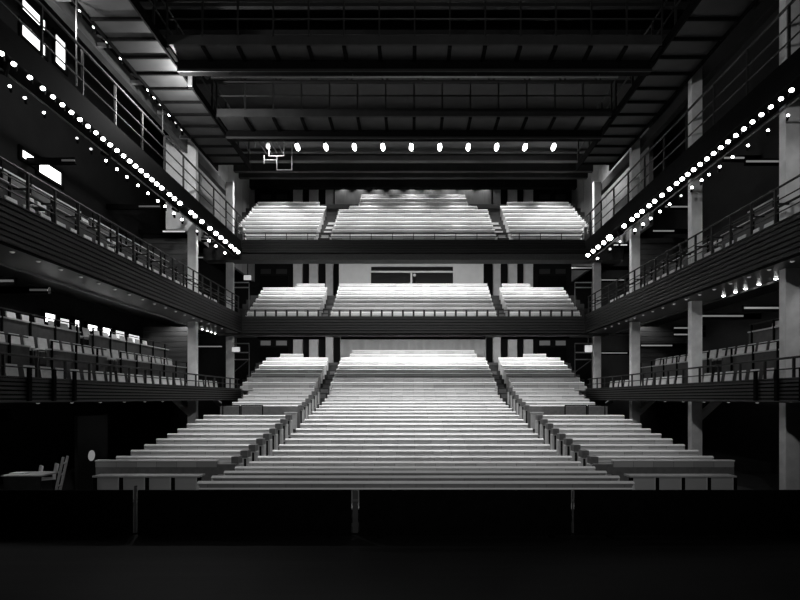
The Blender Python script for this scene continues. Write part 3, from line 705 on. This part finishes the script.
# ------------------------------------------------------------------ house lights (unseen added lamps have their own housings)
LIGHTS = []
def spot(name, loc, aim, power, ang, blend=.6, size=.12, label=None, group=None, housing=True):
    l = bpy.data.lights.new(name, 'SPOT'); l.energy = power; l.spot_size = math.radians(ang); l.spot_blend = blend; l.shadow_soft_size = size
    o = bpy.data.objects.new(name + '_light', l); COL.objects.link(o); o.location = loc
    d = (Vector(aim) - Vector(loc)).normalized(); o.rotation_euler = d.to_track_quat('-Z', 'Y').to_euler()
    if housing:
        r = thing(name, label, 'spotlight', Vector(loc) - d * .12, 0, group)
        q = d.to_track_quat('Z', 'Y'); r.rotation_mode = 'XYZ'; r.rotation_euler = q.to_euler()
        MB().tube((0, 0, -.3), (0, 0, 0), .12, 12, .15).build('can', M['black'], r)
        MB().box(-.16, -.14, -.02, .02, -.2, .0).box(.14, .16, -.02, .02, -.2, 0).build('yoke', M['black'], r)
        MB().tube((0, 0, .0), (0, 0, .008), .11, 12).build('lens', M['glass'], r)
    return o
for k, x in enumerate((-6, -3.6, -1.2, 1.2, 3.6, 6)):  # unseen spots added to light the stalls from above
    spot('added_house_spot', (x, 22.15, 13.05), (x * .9, 25.0, 2.4), 780, 98, label='added house spotlight hidden behind the rear cross catwalk, %s from the left' % ORD[k + 1], group='added house spotlights behind the rear cross catwalk')
for k, x in enumerate((-5.5, -1.9, 1.9, 5.5)):  # more unseen spots, added for frontal light on the bench faces
    spot('added_house_spot', (x, 17.78, 12.95), (x * .9, 20.5, .6), 1150, 74, label='added house spotlight hidden behind the nearer cross catwalk, %s from the left' % ORD[k + 1], group='added house spotlights behind the nearer cross catwalk')
for k in range(10):
    x = PX(297.5 + 28.45 * k, 29.6); x = x * 1.6
    spot('top_down', (PX(297.5 + 28.45 * k, 29.3), 29.3, 15.95), (x, 30.6, 11.8), 340 * (2 if k in (0, 1, 8, 9) else 1), 95, size=.1, housing=False)
for k in range(7):  # hidden downlights added to brighten the upper rows of the top balcony
    x = -9 + 3 * k; e = 1.5 if abs(x) > 5 else 1
    for y, p, a, w in ((32.7, 520, 68, 'front'), (34.1, 300, 52, 'middle'), (35.8, 170, 110, 'rear')):
        spot('added_downlight', (x, y, 17.33), (x, y + .1, 14.0), p * e, a, size=.08, label='small added ceiling downlight in the %s slot above the top balcony, %s from the left' % (w, ORD[k + 1]), group='added ceiling downlights above the top balcony')
for k in range(9):
    x = -5 + 1.25 * k
    spot('curtain_downlight', (x, 37.35, 17.33), (x, 37.5, 15.0), 7, 120, .3, size=.04, label='tiny black downlight above the pleated rear curtain, %s from the left' % ORD[k + 1], group='downlights above the rear curtain')
def strip(x, w, y, z, tilt, power, label):
    """long linear lamp: a housing with a lit diffuser and the light it gives"""
    l = bpy.data.lights.new('strip', 'AREA'); l.shape = 'RECTANGLE'; l.size = w; l.size_y = .12; l.energy = power
    o = bpy.data.objects.new('strip_light', l); COL.objects.link(o); o.location = (x, y + .02 * math.sin(tilt), z - .06); o.rotation_euler = (tilt, 0, 0)
    r = thing('linear_lamp', label, 'lamp', (x, y, z)); r.rotation_euler = (tilt, 0, 0)
    box(-w / 2 - .02, w / 2 + .02, -.09, .09, .0, .08).build('housing', M['black'], r); box(-w / 2, w / 2, -.07, .07, -.01, .0).build('diffuser', M['lens_dim'], r)
for nm, y, z, pw in (('middle', 31.9, 5.86, 130), ('top', 31.2, 10.38, 135)):
    for x, w, lab in ((-7.3, 4.0, 'left'), (0, 8.6, 'central'), (7.3, 4.0, 'right')):
        strip(x, w, y, z, math.radians(48), pw * w / 4, 'long linear lamp under the %s balcony above the %s benches' % (nm, lab))
# lamps of the left catwalk give light too; gallery can lamps are added
def point(loc, power, size=.06):
    l = bpy.data.lights.new('lamp', 'POINT'); l.energy = power; l.shadow_soft_size = size
    o = bpy.data.objects.new('lamp_light', l); COL.objects.link(o); o.location = loc
for D, z, p in ((14.4, 12.4, 150), ): point((-9.45, D, z), p)
fl = thing('flood_lamp', 'bright upright tube lamp under the left catwalk beside the nearer cross catwalk', 'lamp', (PX(190, 18.2), 18.2, PZ(86, 18.2)))
box(-.06, .06, -.03, .03, 0, .40).build('tube', M['tube'], fl); box(-.09, .09, .03, .1, -.03, .43).build('housing', M['black'], fl); box(-.02, .02, .03, .08, .43, .62).build('hanger', M['black'], fl)
point((-8.0, 18.5, 12.2), 520)
for s, pw in ((-1, 85), (1, 40)):
    for k, y in enumerate((12.2, 16.4, 21.2, 24.4)):  # can lamps added to brighten the gallery chairs
        for lv, z in ((1, Z2f + .3), (2, 9.62)):
            nm = LEV[lv]
            spot('added_gallery_lamp', (s * (10.75 if lv == 1 else 9.55), y, z), (s * 10.9, y + .3, z - 3), pw if lv == 1 else pw * .7, 140, .5, .08, 'small added can lamp above the %s %s gallery, %s from the stage' % (nm, SIDE[s], ORD[k + 1]), 'added can lamps above the %s %s gallery' % (nm, SIDE[s]))
spot('added_gallery_lamp', (-9.9, 13.0, Z1f - .55), (-9.7, 13.2, 0), 22, 130, .5, .08, 'small added can lamp under the lowest left gallery over the folding table', None)  # lamp added to brighten the table and ladder
# added front fill light, unseen, high over the stage behind the viewer
spot('added_front_light', (1.5, -1.5, 9.5), (0, 24, 6.5), 1800, 92, .7, .3, label='added black front light high over the stage, out of view', group=None)
wb = MB().tube((0, 0, 0), (0, 0, 9.6), .03).build('added_front_light_pole', M['blacksteel'], None, (1.5, -1.72, 9.6)); tag(wb, 'thin black drop pole added to hold the front light over the stage', 'pole')

W = bpy.data.worlds.new('world'); S.world = W; W.use_nodes = True
W.node_tree.nodes['Background'].inputs[0].default_value = (.5, .5, .5, 1); W.node_tree.nodes['Background'].inputs[1].default_value = .002
S.view_settings.view_transform = 'Standard'; S.view_settings.look = 'None'; S.view_settings.gamma = 1; S.view_settings.use_curve_mapping = False
S.view_settings.exposure = 0
S.cycles.use_denoising = True; S.cycles.max_bounces = 6; S.cycles.sample_clamp_indirect = 3
